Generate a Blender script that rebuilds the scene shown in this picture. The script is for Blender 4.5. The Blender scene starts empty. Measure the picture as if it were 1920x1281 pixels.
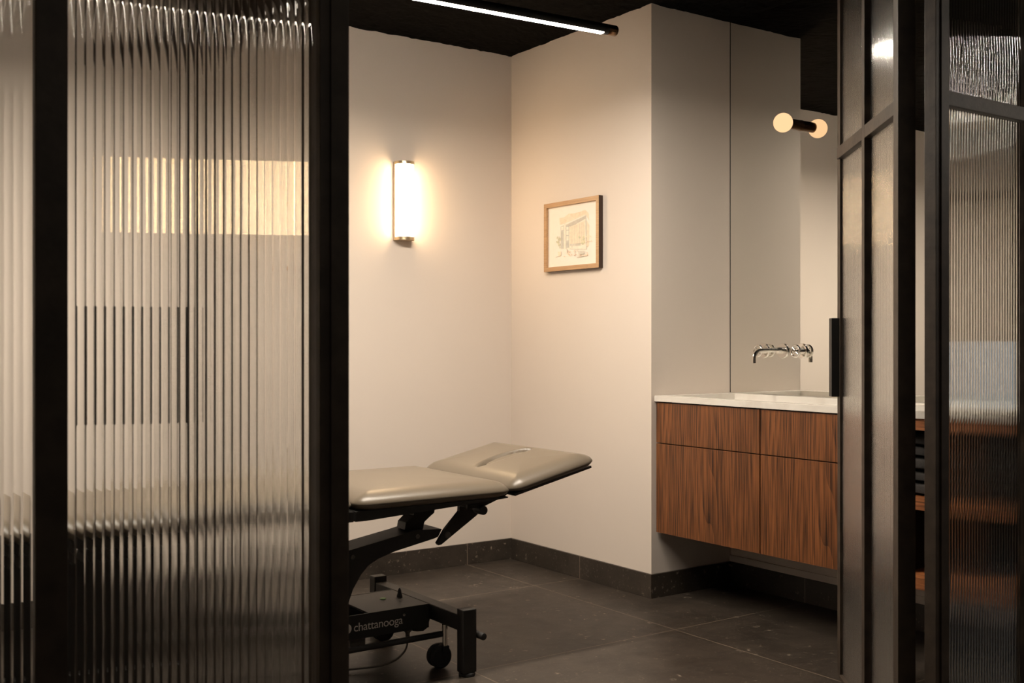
import bpy, bmesh, math, random
from mathutils import Vector, Matrix, noise
random.seed(7)
PI = math.pi
sc = bpy.context.scene

# ---------------------------------------------------------------- camera
# world axes: +X runs along the back wall (to the right), +Y runs away from the glass partition
cam_d = bpy.data.cameras.new('camera')
cam = bpy.data.objects.new('camera', cam_d)
sc.collection.objects.link(cam)
sc.camera = cam
cam_d.sensor_width = 36.0
cam_d.lens = 36.0 * 2040.0 / 1920.0
cam_d.clip_start = 0.05
cam.location = (0.0, 0.0, 1.12)
cam.rotation_euler = (PI / 2, 0, math.radians(55.16 - 90.0))
cam_d.dof.use_dof = True
cam_d.dof.focus_distance = 4.7
cam_d.dof.aperture_fstop = 9.0

# ---------------------------------------------------------------- world, exposure, lights
w = bpy.data.worlds.new('world')
sc.world = w
w.use_nodes = True
w.node_tree.nodes['Background'].inputs[0].default_value = (1.0, 0.78, 0.58, 1)
w.node_tree.nodes['Background'].inputs[1].default_value = 0.035
sc.view_settings.view_transform = 'Standard'
sc.view_settings.look = 'None'
sc.view_settings.exposure = 0.08
sc.view_settings.gamma = 1.0
sc.view_settings.use_curve_mapping = False
cy = sc.cycles
cy.max_bounces = 16
cy.diffuse_bounces = 5
cy.glossy_bounces = 6
cy.transmission_bounces = 14
cy.transparent_max_bounces = 12
cy.sample_clamp_indirect = 8.0
cy.use_denoising = True
cy.blur_glossy = 0.5

SCONCE_E = 34.0       # opal wall light
LINEAR_E = 600.0      # linear pendant over the table
GLOBE_E = 1.15       # small globe at the mirror
HALL_E = 70.0        # linear pendant in the hallway outside

# ---------------------------------------------------------------- helpers
C = sc.collection

def link(o, parent=None):
    C.objects.link(o)
    if parent is not None:
        o.parent = parent
    return o

def tag(o, label=None, cat=None, group=None, kind=None):
    if label: o['label'] = label
    if cat: o['category'] = cat
    if group: o['group'] = group
    if kind: o['kind'] = kind
    return o

def empty(name, loc, label=None, cat=None, group=None, kind=None, rz=0.0):
    o = bpy.data.objects.new(name, None)
    o.empty_display_size = 0.1
    o.location = loc
    o.rotation_euler = (0, 0, rz)
    link(o)
    return tag(o, label, cat, group, kind)

def obj(name, bm, mat, parent=None, smooth=False, world=True, angle=None):
    """Link bm as one mesh; its coordinates are world ones unless world=False (then local to the parent)."""
    bmesh.ops.recalc_face_normals(bm, faces=bm.faces)
    return obj_raw(name, bm, mat, parent, smooth, world, angle)

def obj_raw(name, bm, mat, parent=None, smooth=False, world=True, angle=None):
    me = bpy.data.meshes.new(name)
    if parent is not None and world:
        bm.transform(Matrix.Translation(-parent.location) if parent.rotation_euler.z == 0 else
                     (Matrix.Translation(parent.location) @ Matrix.Rotation(parent.rotation_euler.z, 4, 'Z')).inverted())
    if smooth or angle is not None:
        for f in bm.faces: f.smooth = True
    if angle is not None:
        lim = math.radians(angle)
        for e in bm.edges:
            if len(e.link_faces) == 2:
                if e.calc_face_angle(0) > lim: e.smooth = False
            else:
                e.smooth = False
    bm.to_mesh(me); bm.free()
    for m in (mat if isinstance(mat, (list, tuple)) else [mat]):
        me.materials.append(m)
    o = bpy.data.objects.new(name, me)
    link(o, parent)
    return o

def add_box(bm, x0, x1, y0, y1, z0, z1, bev=0.0, mi=0, mtx=None):
    vs = [bm.verts.new((x, y, z)) for x in (x0, x1) for y in (y0, y1) for z in (z0, z1)]
    fs = []
    for q in ((0, 1, 3, 2), (4, 6, 7, 5), (0, 4, 5, 1), (2, 3, 7, 6), (0, 2, 6, 4), (1, 5, 7, 3)):
        f = bm.faces.new([vs[i] for i in q]); f.material_index = mi; fs.append(f)
    if bev > 0:
        es = list({e for f in fs for e in f.edges})
        r = bmesh.ops.bevel(bm, geom=es, offset=bev, segments=2, profile=0.6, affect='EDGES')
        vs = list({v for f in r['faces'] for v in f.verts} | {v for v in vs if v.is_valid})
        for f in r['faces']: f.material_index = mi
    if mtx is not None:
        bmesh.ops.transform(bm, matrix=mtx, verts=vs)
    return vs

def box(x0, x1, y0, y1, z0, z1, bev=0.0):
    bm = bmesh.new(); add_box(bm, x0, x1, y0, y1, z0, z1, bev); return bm

def add_lathe(bm, prof, o, axis, seg=32, mi=0):
    """prof: (radius, distance along axis) pairs, spun round the axis through o"""
    a = Vector(axis).normalized()
    t = Vector((0, 0, 1)) if abs(a.z) < 0.9 else Vector((1, 0, 0))
    u = a.cross(t).normalized(); v = a.cross(u)
    o = Vector(o); rings = []
    for r, h in prof:
        if r < 1e-6:
            rings.append([bm.verts.new(o + a * h)])
        else:
            rings.append([bm.verts.new(o + a * h + (u * math.cos(2 * PI * k / seg) + v * math.sin(2 * PI * k / seg)) * r) for k in range(seg)])
    for A, B in zip(rings, rings[1:]):
        for k in range(seg):
            k2 = (k + 1) % seg
            if len(A) == 1 and len(B) == 1: continue
            if len(A) == 1: f = bm.faces.new((A[0], B[k2], B[k]))
            elif len(B) == 1: f = bm.faces.new((A[k], A[k2], B[0]))
            else: f = bm.faces.new((A[k], A[k2], B[k2], B[k]))
            f.material_index = mi

def lathe(prof, o, axis, seg=32):
    bm = bmesh.new(); add_lathe(bm, prof, o, axis, seg); return bm

def add_rod(bm, a, b, r, seg=20, bev=0.0, mi=0):
    a, b = Vector(a), Vector(b); L = (b - a).length
    if bev > 0:
        p = [(0, 0), (r - bev, 0), (r - bev * 0.3, bev * 0.3), (r, bev), (r, L - bev), (r - bev * 0.3, L - bev * 0.3), (r - bev, L), (0, L)]
    else:
        p = [(0, 0), (r, 0), (r, L), (0, L)]
    add_lathe(bm, p, a, b - a, seg, mi)

def rod(a, b, r, seg=20, bev=0.0):
    bm = bmesh.new(); add_rod(bm, a, b, r, seg, bev); return bm

def add_tube(bm, pts, r, seg=12, mi=0, closed=False):
    P = [Vector(p) for p in pts]; n = len(P); rings = []
    up = None
    for i in range(n):
        if closed: d = (P[(i + 1) % n] - P[i - 1]).normalized()
        else: d = (P[min(i + 1, n - 1)] - P[max(i - 1, 0)]).normalized()
        if up is None:
            up = Vector((0, 0, 1)) if abs(d.z) < 0.9 else Vector((1, 0, 0))
        u = d.cross(up).normalized(); v = d.cross(u).normalized(); up = -v
        rr = r[i] if isinstance(r, (list, tuple)) else r
        rings.append([bm.verts.new(P[i] + (u * math.cos(2 * PI * k / seg) + v * math.sin(2 * PI * k / seg)) * rr) for k in range(seg)])
    for i in range(n if closed else n - 1):
        A, B = rings[i], rings[(i + 1) % n]
        for k in range(seg):
            bm.faces.new((A[k], A[(k + 1) % seg], B[(k + 1) % seg], B[k])).material_index = mi
    if not closed:
        bm.faces.new(rings[0]).material_index = mi
        bm.faces.new(list(reversed(rings[-1]))).material_index = mi

def tube(pts, r, seg=12, closed=False):
    bm = bmesh.new(); add_tube(bm, pts, r, seg, 0, closed); return bm

def spline(pts, n=8):
    P = [Vector(p) for p in pts]; out = []
    for i in range(len(P) - 1):
        p0, p1, p2, p3 = P[max(i - 1, 0)], P[i], P[i + 1], P[min(i + 2, len(P) - 1)]
        for k in range(n):
            t = k / n
            out.append(0.5 * ((2 * p1) + (p2 - p0) * t + (2 * p0 - 5 * p1 + 4 * p2 - p3) * t * t + (3 * p1 - p0 - 3 * p2 + p3) * t ** 3))
    out.append(P[-1]); return out

def add_prism_y(bm, pts, y0, y1, bev=0.0):
    """polygon in (x, z) drawn out between y0 and y1"""
    a = [bm.verts.new((x, y0, z)) for x, z in pts]
    b = [bm.verts.new((x, y1, z)) for x, z in pts]
    fs = [bm.faces.new(a), bm.faces.new(list(reversed(b)))]
    n = len(pts)
    for i in range(n):
        fs.append(bm.faces.new((a[i], a[(i + 1) % n], b[(i + 1) % n], b[i])))
    if bev > 0:
        bmesh.ops.bevel(bm, geom=list({e for f in fs for e in f.edges}), offset=bev, segments=2, profile=0.6, affect='EDGES')

def prism_y(pts, y0, y1, bev=0.0):
    bm = bmesh.new(); add_prism_y(bm, pts, y0, y1, bev); return bm

# ---------------------------------------------------------------- materials
def nt(name):
    m = bpy.data.materials.new(name); m.use_nodes = True
    t = m.node_tree
    return m, t, t.nodes['Principled BSDF']

def node(t, kind, **kw):
    n = t.nodes.new(kind)
    for k, v in kw.items():
        if k.startswith('i_'):
            key = k[2:].replace('_', ' ')
            n.inputs[key].default_value = v
        else: setattr(n, k, v)
    return n

def simple(name, col, rough=0.5, metal=0.0, noise_amt=0.08, nscale=40.0, bump=0.0, bscale=200.0, spec=0.5, coat=0.0):
    m, t, b = nt(name)
    tc = node(t, 'ShaderNodeTexCoord')
    nz = node(t, 'ShaderNodeTexNoise'); nz.inputs['Scale'].default_value = nscale; nz.inputs['Detail'].default_value = 5
    t.links.new(tc.outputs['Object'], nz.inputs['Vector'])
    mr = node(t, 'ShaderNodeMapRange'); mr.inputs['To Min'].default_value = 1 - noise_amt; mr.inputs['To Max'].default_value = 1 + noise_amt
    mr.inputs['From Min'].default_value = 0.3; mr.inputs['From Max'].default_value = 0.7
    t.links.new(nz.outputs['Fac'], mr.inputs['Value'])
    mx = node(t, 'ShaderNodeVectorMath', operation='SCALE'); mx.inputs[0].default_value = col[:3]
    t.links.new(mr.outputs['Result'], mx.inputs['Scale'])
    t.links.new(mx.outputs['Vector'], b.inputs['Base Color'])
    b.inputs['Roughness'].default_value = rough; b.inputs['Metallic'].default_value = metal
    b.inputs['Specular IOR Level'].default_value = spec
    b.inputs['Coat Weight'].default_value = coat
    if bump > 0:
        n2 = node(t, 'ShaderNodeTexNoise'); n2.inputs['Scale'].default_value = bscale; n2.inputs['Detail'].default_value = 6
        t.links.new(tc.outputs['Object'], n2.inputs['Vector'])
        bp = node(t, 'ShaderNodeBump'); bp.inputs['Strength'].default_value = bump; bp.inputs['Distance'].default_value = 0.002
        t.links.new(n2.outputs['Fac'], bp.inputs['Height']); t.links.new(bp.outputs['Normal'], b.inputs['Normal'])
    return m

def emit(name, col, strength):
    m, t, b = nt(name)
    t.nodes.remove(b)
    e = node(t, 'ShaderNodeEmission'); e.inputs[0].default_value = (*col, 1); e.inputs[1].default_value = strength
    t.links.new(e.outputs[0], t.nodes['Material Output'].inputs[0])
    return m

def wood(name, dark, light, vert=True, scale=1.0):
    m, t, b = nt(name)
    tc = node(t, 'ShaderNodeTexCoord')
    mp = node(t, 'ShaderNodeMapping')
    mp.inputs['Scale'].default_value = (1, 1, 0.055) if vert else (1, 0.055, 1)
    t.links.new(tc.outputs['Object'], mp.inputs['Vector'])
    # growth rings: warped bands
    mp0 = node(t, 'ShaderNodeMapping')
    mp0.inputs['Scale'].default_value = (1, 1, 0.11) if vert else (1, 0.11, 1)
    t.links.new(tc.outputs['Object'], mp0.inputs['Vector'])
    n1 = node(t, 'ShaderNodeTexNoise'); n1.inputs['Scale'].default_value = 4.2 * scale; n1.inputs['Detail'].default_value = 1.5; n1.inputs['Roughness'].default_value = 0.35
    t.links.new(mp0.outputs['Vector'], n1.inputs['Vector'])
    k0 = node(t, 'ShaderNodeMath', operation='MULTIPLY'); k0.inputs[1].default_value = 17.0
    t.links.new(n1.outputs['Fac'], k0.inputs[0])
    sxyz = node(t, 'ShaderNodeSeparateXYZ'); t.links.new(tc.outputs['Object'], sxyz.inputs[0])
    k = node(t, 'ShaderNodeMath', operation='MULTIPLY_ADD'); k.inputs[1].default_value = 58.0
    t.links.new(sxyz.outputs['Y' if vert else 'Z'], k.inputs[0]); t.links.new(k0.outputs[0], k.inputs[2])
    fr = node(t, 'ShaderNodeMath', operation='FRACT'); t.links.new(k.outputs[0], fr.inputs[0])
    pw = node(t, 'ShaderNodeMath', operation='POWER'); pw.inputs[1].default_value = 1.6
    t.links.new(fr.outputs[0], pw.inputs[0])
    # fine pores
    mp2 = node(t, 'ShaderNodeMapping'); mp2.inputs['Scale'].default_value = (1, 1, 0.03) if vert else (1, 0.03, 1)
    t.links.new(tc.outputs['Object'], mp2.inputs['Vector'])
    n2 = node(t, 'ShaderNodeTexNoise'); n2.inputs['Scale'].default_value = 150 * scale; n2.inputs['Detail'].default_value = 3
    t.links.new(mp2.outputs['Vector'], n2.inputs['Vector'])
    # broad tone
    n3 = node(t, 'ShaderNodeTexNoise'); n3.inputs['Scale'].default_value = 9 * scale; n3.inputs['Detail'].default_value = 4
    t.links.new(mp.outputs['Vector'], n3.inputs['Vector'])
    def mul(a, c):
        q = node(t, 'ShaderNodeMath', operation='MULTIPLY'); t.links.new(a, q.inputs[0]); q.inputs[1].default_value = c; return q.outputs[0]
    def add(a, c):
        q = node(t, 'ShaderNodeMath', operation='ADD'); t.links.new(a, q.inputs[0]); t.links.new(c, q.inputs[1]); return q.outputs[0]
    tot = add(add(mul(pw.outputs[0], 0.14), mul(n2.outputs['Fac'], 0.95)), mul(n3.outputs['Fac'], 0.45))
    cr = node(t, 'ShaderNodeValToRGB')
    cr.color_ramp.elements[0].position = 0.60; cr.color_ramp.elements[0].color = (*light, 1)
    cr.color_ramp.elements[1].position = 1.02; cr.color_ramp.elements[1].color = (*dark, 1)
    t.links.new(tot, cr.inputs[0])
    t.links.new(cr.outputs[0], b.inputs['Base Color'])
    b.inputs['Roughness'].default_value = 0.42
    bp = node(t, 'ShaderNodeBump'); bp.inputs['Strength'].default_value = 0.25; bp.inputs['Distance'].default_value = 0.001; bp.invert = True
    t.links.new(tot, bp.inputs['Height']); t.links.new(bp.outputs['Normal'], b.inputs['Normal'])
    return m

TX, TY, TW, TH = 2.935, 3.108, 0.935, 0.93
def stone(name, floor=True):
    m, t, b = nt(name)
    geo = node(t, 'ShaderNodeNewGeometry')
    P = geo.outputs['Position']
    def noise(scale, detail=6, rough=0.6, src=P):
        n = node(t, 'ShaderNodeTexNoise'); n.inputs['Scale'].default_value = scale; n.inputs['Detail'].default_value = detail; n.inputs['Roughness'].default_value = rough
        t.links.new(src, n.inputs['Vector']); return n.outputs['Fac']
    cr = node(t, 'ShaderNodeValToRGB')
    e = cr.color_ramp.elements
    e[0].position = 0.30; e[0].color = (0.020, 0.0152, 0.0115, 1)
    e[1].position = 0.72; e[1].color = (0.060, 0.0465, 0.0355, 1)
    t.links.new(noise(5.0, 12, 0.72), cr.inputs[0])
    # fossil flecks
    vo = node(t, 'ShaderNodeTexVoronoi'); vo.inputs['Scale'].default_value = 21
    wv = node(t, 'ShaderNodeVectorMath', operation='ADD')
    nn = node(t, 'ShaderNodeTexNoise'); nn.inputs['Scale'].default_value = 9
    t.links.new(P, nn.inputs['Vector']); t.links.new(P, wv.inputs[0])
    ns = node(t, 'ShaderNodeVectorMath', operation='SCALE'); ns.inputs['Scale'].default_value = 0.12
    t.links.new(nn.outputs['Color'], ns.inputs[0]); t.links.new(ns.outputs[0], wv.inputs[1])
    t.links.new(wv.outputs[0], vo.inputs['Vector'])
    lt = node(t, 'ShaderNodeMapRange'); lt.inputs['From Min'].default_value = 0.30; lt.inputs['From Max'].default_value = 0.16
    t.links.new(vo.outputs['Distance'], lt.inputs['Value'])
    n4 = noise(7.0, 3); gt = node(t, 'ShaderNodeMapRange'); gt.inputs['From Min'].default_value = 0.47; gt.inputs['From Max'].default_value = 0.56
    t.links.new(n4, gt.inputs['Value'])
    n5 = noise(60.0, 4); gt2 = node(t, 'ShaderNodeMapRange'); gt2.inputs['From Min'].default_value = 0.50; gt2.inputs['From Max'].default_value = 0.62
    t.links.new(n5, gt2.inputs['Value'])
    m1 = node(t, 'ShaderNodeMath', operation='MULTIPLY'); t.links.new(lt.outputs[0], m1.inputs[0]); t.links.new(gt.outputs[0], m1.inputs[1])
    m2 = node(t, 'ShaderNodeMath', operation='MULTIPLY'); t.links.new(m1.outputs[0], m2.inputs[0]); t.links.new(gt2.outputs[0], m2.inputs[1])
    fl = node(t, 'ShaderNodeMapRange'); fl.inputs['From Min'].default_value = 0.635; fl.inputs['From Max'].default_value = 0.70; fl.inputs['To Max'].default_value = 0.55
    mpf = node(t, 'ShaderNodeMapping'); mpf.inputs['Scale'].default_value = (1, 1.9, 1); mpf.inputs['Rotation'].default_value = (0, 0, 0.6)
    t.links.new(P, mpf.inputs['Vector']); t.links.new(noise(75.0, 3, 0.6, mpf.outputs['Vector']), fl.inputs['Value'])
    m3 = node(t, 'ShaderNodeMath', operation='MAXIMUM'); t.links.new(m2.outputs[0], m3.inputs[0]); t.links.new(fl.outputs[0], m3.inputs[1])
    mix = node(t, 'ShaderNodeMix', data_type='RGBA'); t.links.new(m3.outputs[0], mix.inputs['Factor'])
    t.links.new(cr.outputs[0], mix.inputs[6]); mix.inputs[7].default_value = (0.26, 0.21, 0.16, 1)
    # joints
    sx = node(t, 'ShaderNodeSeparateXYZ'); t.links.new(P, sx.inputs[0])
    def joint(out, off, per, wd):
        a = node(t, 'ShaderNodeMath', operation='SUBTRACT'); t.links.new(out, a.inputs[0]); a.inputs[1].default_value = off - 20 * per
        q = node(t, 'ShaderNodeMath', operation='PINGPONG'); t.links.new(a.outputs[0], q.inputs[0]); q.inputs[1].default_value = per / 2
        l = node(t, 'ShaderNodeMath', operation='LESS_THAN'); t.links.new(q.outputs[0], l.inputs[0]); l.inputs[1].default_value = wd
        return l.outputs[0]
    jx = joint(sx.outputs['X'], TX, TW, 0.0022); jy = joint(sx.outputs['Y'], TY, TH, 0.0022)
    mj = node(t, 'ShaderNodeMath', operation='MAXIMUM'); t.links.new(jx, mj.inputs[0]); t.links.new(jy, mj.inputs[1])
    mix2 = node(t, 'ShaderNodeMix', data_type='RGBA'); t.links.new(mj.outputs[0], mix2.inputs['Factor'])
    t.links.new(mix.outputs[2], mix2.inputs[6])
    mix2.inputs[7].default_value = (0.17, 0.13, 0.095, 1) if floor else (0.16, 0.12, 0.09, 1)
    t.links.new(mix2.outputs[2], b.inputs['Base Color'])
    rr = node(t, 'ShaderNodeMapRange'); rr.inputs['To Min'].default_value = 0.34; rr.inputs['To Max'].default_value = 0.52
    t.links.new(noise(11.0, 5), rr.inputs['Value']); t.links.new(rr.outputs[0], b.inputs['Roughness'])
    bp = node(t, 'ShaderNodeBump'); bp.inputs['Strength'].default_value = 0.22; bp.inputs['Distance'].default_value = 0.003
    t.links.new(noise(26.0, 8, 0.65), bp.inputs['Height']); t.links.new(bp.outputs['Normal'], b.inputs['Normal'])
    return m

def glass(name, rough=0.0, ior=1.5):
    m, t, b = nt(name)
    b.inputs['Base Color'].default_value = (0.985, 0.99, 0.98, 1)
    b.inputs['Transmission Weight'].default_value = 1.0
    b.inputs['Roughness'].default_value = rough
    b.inputs['IOR'].default_value = ior
    return m

def marble(name):
    m, t, b = nt(name)
    tc = node(t, 'ShaderNodeTexCoord')
    n = node(t, 'ShaderNodeTexNoise'); n.inputs['Scale'].default_value = 2.6; n.inputs['Detail'].default_value = 5; n.inputs['Distortion'].default_value = 0.8
    t.links.new(tc.outputs['Object'], n.inputs['Vector'])
    cr = node(t, 'ShaderNodeValToRGB'); e = cr.color_ramp.elements
    e[0].position = 0.40; e[0].color = (0.79, 0.75, 0.69, 1); e[1].position = 0.5; e[1].color = (0.72, 0.67, 0.61, 1)
    e2 = cr.color_ramp.elements.new(0.56); e2.color = (0.80, 0.76, 0.70, 1)
    t.links.new(n.outputs['Fac'], cr.inputs[0]); t.links.new(cr.outputs[0], b.inputs['Base Color'])
    b.inputs['Roughness'].default_value = 0.22
    return m

M_WALL = simple('painted_plaster', (0.715, 0.625, 0.55), 0.85, noise_amt=0.012, nscale=2.5, bump=0.05, bscale=160)
M_CEIL = simple('sprayed_black_ceiling', (0.0055, 0.0048, 0.0042), 0.95, noise_amt=0.4, nscale=60, bump=1.0, bscale=70, spec=0.05)
M_FLOOR = stone('dark_limestone_floor')
M_BASE = stone('dark_limestone_skirting', False)
M_FRAME = simple('patinated_steel', (0.045, 0.032, 0.023), 0.5, 0.0, spec=0.3, noise_amt=0.35, nscale=18, bump=0.25, bscale=90)
M_BLACK = simple('black_powder_coat', (0.012, 0.011, 0.010), 0.45, 0.0, noise_amt=0.1, nscale=90, bump=0.1, bscale=500)
M_GLASS = glass('fluted_glass')
M_GLASS2 = glass('satin_fluted_glass', 0.14, 1.6)
M_SKAI = simple('taupe_vinyl', (0.152, 0.121, 0.088), 0.34, noise_amt=0.03, nscale=8, bump=0.06, bscale=900)
M_TABLE = simple('charcoal_enamel', (0.020, 0.018, 0.016), 0.5, 0.0, noise_amt=0.08, nscale=60, bump=0.15, bscale=900)
M_CHROME = simple('polished_chrome', (0.90, 0.87, 0.82), 0.13, 1.0, noise_amt=0.01)
M_BRASS = simple('aged_brass', (0.42, 0.26, 0.14), 0.22, 1.0, noise_amt=0.05)
M_BRONZE = simple('dark_bronze', (0.20, 0.115, 0.06), 0.24, 1.0, noise_amt=0.05)
M_GOLD = simple('satin_champagne_metal', (0.62, 0.50, 0.34), 0.32, 1.0, noise_amt=0.03)
M_RUBBER = simple('black_rubber', (0.014, 0.013, 0.013), 0.7, noise_amt=0.1)
M_GREY = simple('grey_plastic', (0.12, 0.105, 0.09), 0.5, noise_amt=0.03)
M_OAK = wood('stained_oak', (0.022, 0.0075, 0.003), (0.245, 0.086, 0.027))
M_OAKH = wood('stained_oak_shelf', (0.10, 0.030, 0.010), (0.42, 0.15, 0.052), vert=False)
M_FRAMEWOOD = wood('light_oak_frame', (0.36, 0.20, 0.095), (0.50, 0.30, 0.155), vert=False, scale=2.0)
M_INSIDE = simple('dark_cabinet_carcass', (0.012, 0.008, 0.006), 0.6)
M_MARBLE = marble('white_marble')
M_MIRROR = simple('silvered_mirror', (0.86, 0.86, 0.83), 0.0, 1.0, noise_amt=0.0)
M_PAPER = simple('ivory_paper', (0.84, 0.78, 0.70), 0.8, noise_amt=0.015)
M_TOWEL = simple('charcoal_terry', (0.035, 0.030, 0.027), 0.95, noise_amt=0.3, nscale=300, bump=1.0, bscale=900)
M_GREEN = simple('green_sticker', (0.12, 0.30, 0.06), 0.5)
M_LETTER = simple('pale_lettering', (0.80, 0.74, 0.68), 0.5)
M_SCONCE = emit('opal_acrylic_lit', (1.0, 0.70, 0.39), SCONCE_E)
M_LINEAR = emit('linear_diffuser_lit', (1.0, 0.895, 0.755), LINEAR_E)
M_HALLR = emit('hall_diffuser_bright', (1.0, 0.88, 0.74), 150.0)
M_HALL = emit('hall_diffuser_lit', (1.0, 0.86, 0.70), HALL_E)
M_GLOBE = emit('opal_globe_lit', (1.0, 0.60, 0.31), GLOBE_E)

# ---------------------------------------------------------------- the room
H = 2.607
XB, YA = 3.212, 4.62          # picture wall, back wall
YN, XM = 3.55, 3.698          # niche side wall, mirror face
XL = -0.75                    # left wall
YP = 1.66                     # glass line of the partition
def struct(name, bm, mat, label=None):
    return tag(obj(name, bm, mat), label, name.split('_')[0] if label else None, kind='structure')
# floor covers the room and the hallway
struct('floor', box(-3.2, 6.2, -2.2, 4.75, -0.06, 0.0), M_FLOOR, 'dark brown limestone tiled floor with thin joints')
struct('wall_back', box(XL - 0.1, XB, YA, YA + 0.1, 0, H + 0.05), M_WALL, 'cream plaster wall behind the treatment table, holding the lit sconce')
struct('wall_right', box(XB, XM + 0.06, YN, YA + 0.1, 0, H + 0.05), M_WALL, 'cream plaster pier holding the framed picture')
struct('wall_niche', box(XM + 0.006, XM + 0.10, YP + 0.03, YN, 0, H + 0.05), M_WALL, 'plaster wall at the back of the vanity niche')
struct('wall_left', box(XL - 0.1, XL, YP + 0.03, YA, 0, H + 0.05), M_WALL, 'cream plaster wall at the left end of the room')
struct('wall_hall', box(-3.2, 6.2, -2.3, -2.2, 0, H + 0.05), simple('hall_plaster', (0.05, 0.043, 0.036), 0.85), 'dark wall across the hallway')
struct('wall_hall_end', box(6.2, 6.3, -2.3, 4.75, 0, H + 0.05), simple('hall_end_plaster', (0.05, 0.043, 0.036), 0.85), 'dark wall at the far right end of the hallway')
wn = empty('window_4', (6.2, -0.6, 0.72), 'low daylit window at the end of the hallway, mirrored as a bluish sheen in the glass', 'window', kind='structure')
obj('pane', box(6.17, 6.18, -1.6, 0.4, 0.72, 1.12), emit('daylight_through_pane', (0.62, 0.82, 1.0), 0.35), wn)
for a_, b_, c_, d_ in ((-1.64, 0.44, 0.68, 0.72), (-1.64, 0.44, 1.12, 1.16), (-1.64, -1.60, 0.72, 1.12), (0.40, 0.44, 0.72, 1.12)):
    obj('window_frame', box(6.15, 6.20, a_, b_, c_, d_, 0.002), M_BLACK, wn)
# sprayed black ceiling with an uneven lower face
bm = bmesh.new()
def grid_ceiling(x0, x1, y0, y1, st):
    nx = int((x1 - x0) / st); ny = int((y1 - y0) / st)
    V = [[bm.verts.new((x0 + (x1 - x0) * i / nx, y0 + (y1 - y0) * j / ny,
          H - 0.012 + 0.0045 * noise.noise(Vector((i * st * 14, j * st * 14, 1.0))) + 0.0035 * noise.noise(Vector((i * st * 40, j * st * 40, 5.0))))) for j in range(ny + 1)] for i in range(nx + 1)]
    for i in range(nx):
        for j in range(ny): bm.faces.new((V[i][j], V[i][j + 1], V[i + 1][j + 1], V[i + 1][j]))
grid_ceiling(XL, XM + 0.005, YP + 0.05, YA, 0.022)
add_box(bm, -3.2, 6.2, -2.3, 4.75, H + 0.012, H + 0.12)
add_box(bm, -3.2, 6.2, -2.3, YP + 0.05, H - 0.01, H + 0.02)
o = obj_raw('ceiling', bm, M_CEIL); tag(o, 'black sprayed acoustic ceiling', 'ceiling', kind='structure')
# stone skirting
SK = 0.105
def skirt(name, x0, x1, y0, y1, label):
    struct(name, box(x0, x1, y0, y1, 0, SK, 0.0015), M_BASE, label)
skirt('baseboard_back', XL, XB, YA - 0.012, YA, 'dark stone skirting along the back wall')
skirt('baseboard_right', XB - 0.012, XB, YN - 0.012, YA - 0.012, 'dark stone skirting under the framed picture')
skirt('baseboard_niche_side', XB, XM - 0.006, YN - 0.012, YN, 'dark stone skirting on the side wall of the niche')
skirt('baseboard_niche', XM - 0.006, XM + 0.006, YP + 0.04, YN, 'dark stone skirting under the floating vanity')
skirt('baseboard_left', XL, XL + 0.012, YP + 0.03, YA - 0.012, 'dark stone skirting along the left wall')
struct('trim_1', box(XM - 0.004, XM + 0.006, YP + 0.04, YN, SK + 0.001, 0.135, 0.001), M_WALL, 'thin painted ledge above the skirting under the vanity')

# ---------------------------------------------------------------- fluted glass
PITCH = 0.0125
def fluted(w_, h_, x0=0.0, z0=0.0, y=0.0, side=-1.0, pitch=PITCH, ang=18.0, rows=1):
    """reeded pane: flat face at y, convex ribs on the other side"""
    bm = bmesh.new()
    n = max(1, round(w_ / pitch)); p = w_ / n
    R = p / 2 / math.sin(math.radians(ang)); yc = -R * math.cos(math.radians(ang))
    S = 14; th = 0.004
    top, bot = [], []
    for k in range(n):
        col = []
        for s in range(S + 1):
            a = math.radians(-ang + 2 * ang * s / S)
            x = x0 + k * p + p / 2 + R * math.sin(a)
            yy = y + side * (th + yc + R * math.cos(a))
            col.append((bm.verts.new((x, yy, z0)), bm.verts.new((x, yy, z0 + h_))))
        for A, B in zip(col, col[1:]):
            bm.faces.new((A[0], B[0], B[1], A[1]) if side < 0 else (A[0], A[1], B[1], B[0])).smooth = True
    a = [bm.verts.new(q) for q in ((x0, y, z0), (x0 + w_, y, z0), (x0 + w_, y, z0 + h_), (x0, y, z0 + h_))]
    bm.faces.new(list(reversed(a)) if side < 0 else a)
    return bm

def raw_local(name, bm, mat, parent):
    """bm is already in the parent's own space"""
    me = bpy.data.meshes.new(name); bm.to_mesh(me); bm.free(); me.materials.append(mat)
    o = bpy.data.objects.new(name, me); return link(o, parent)

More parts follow.
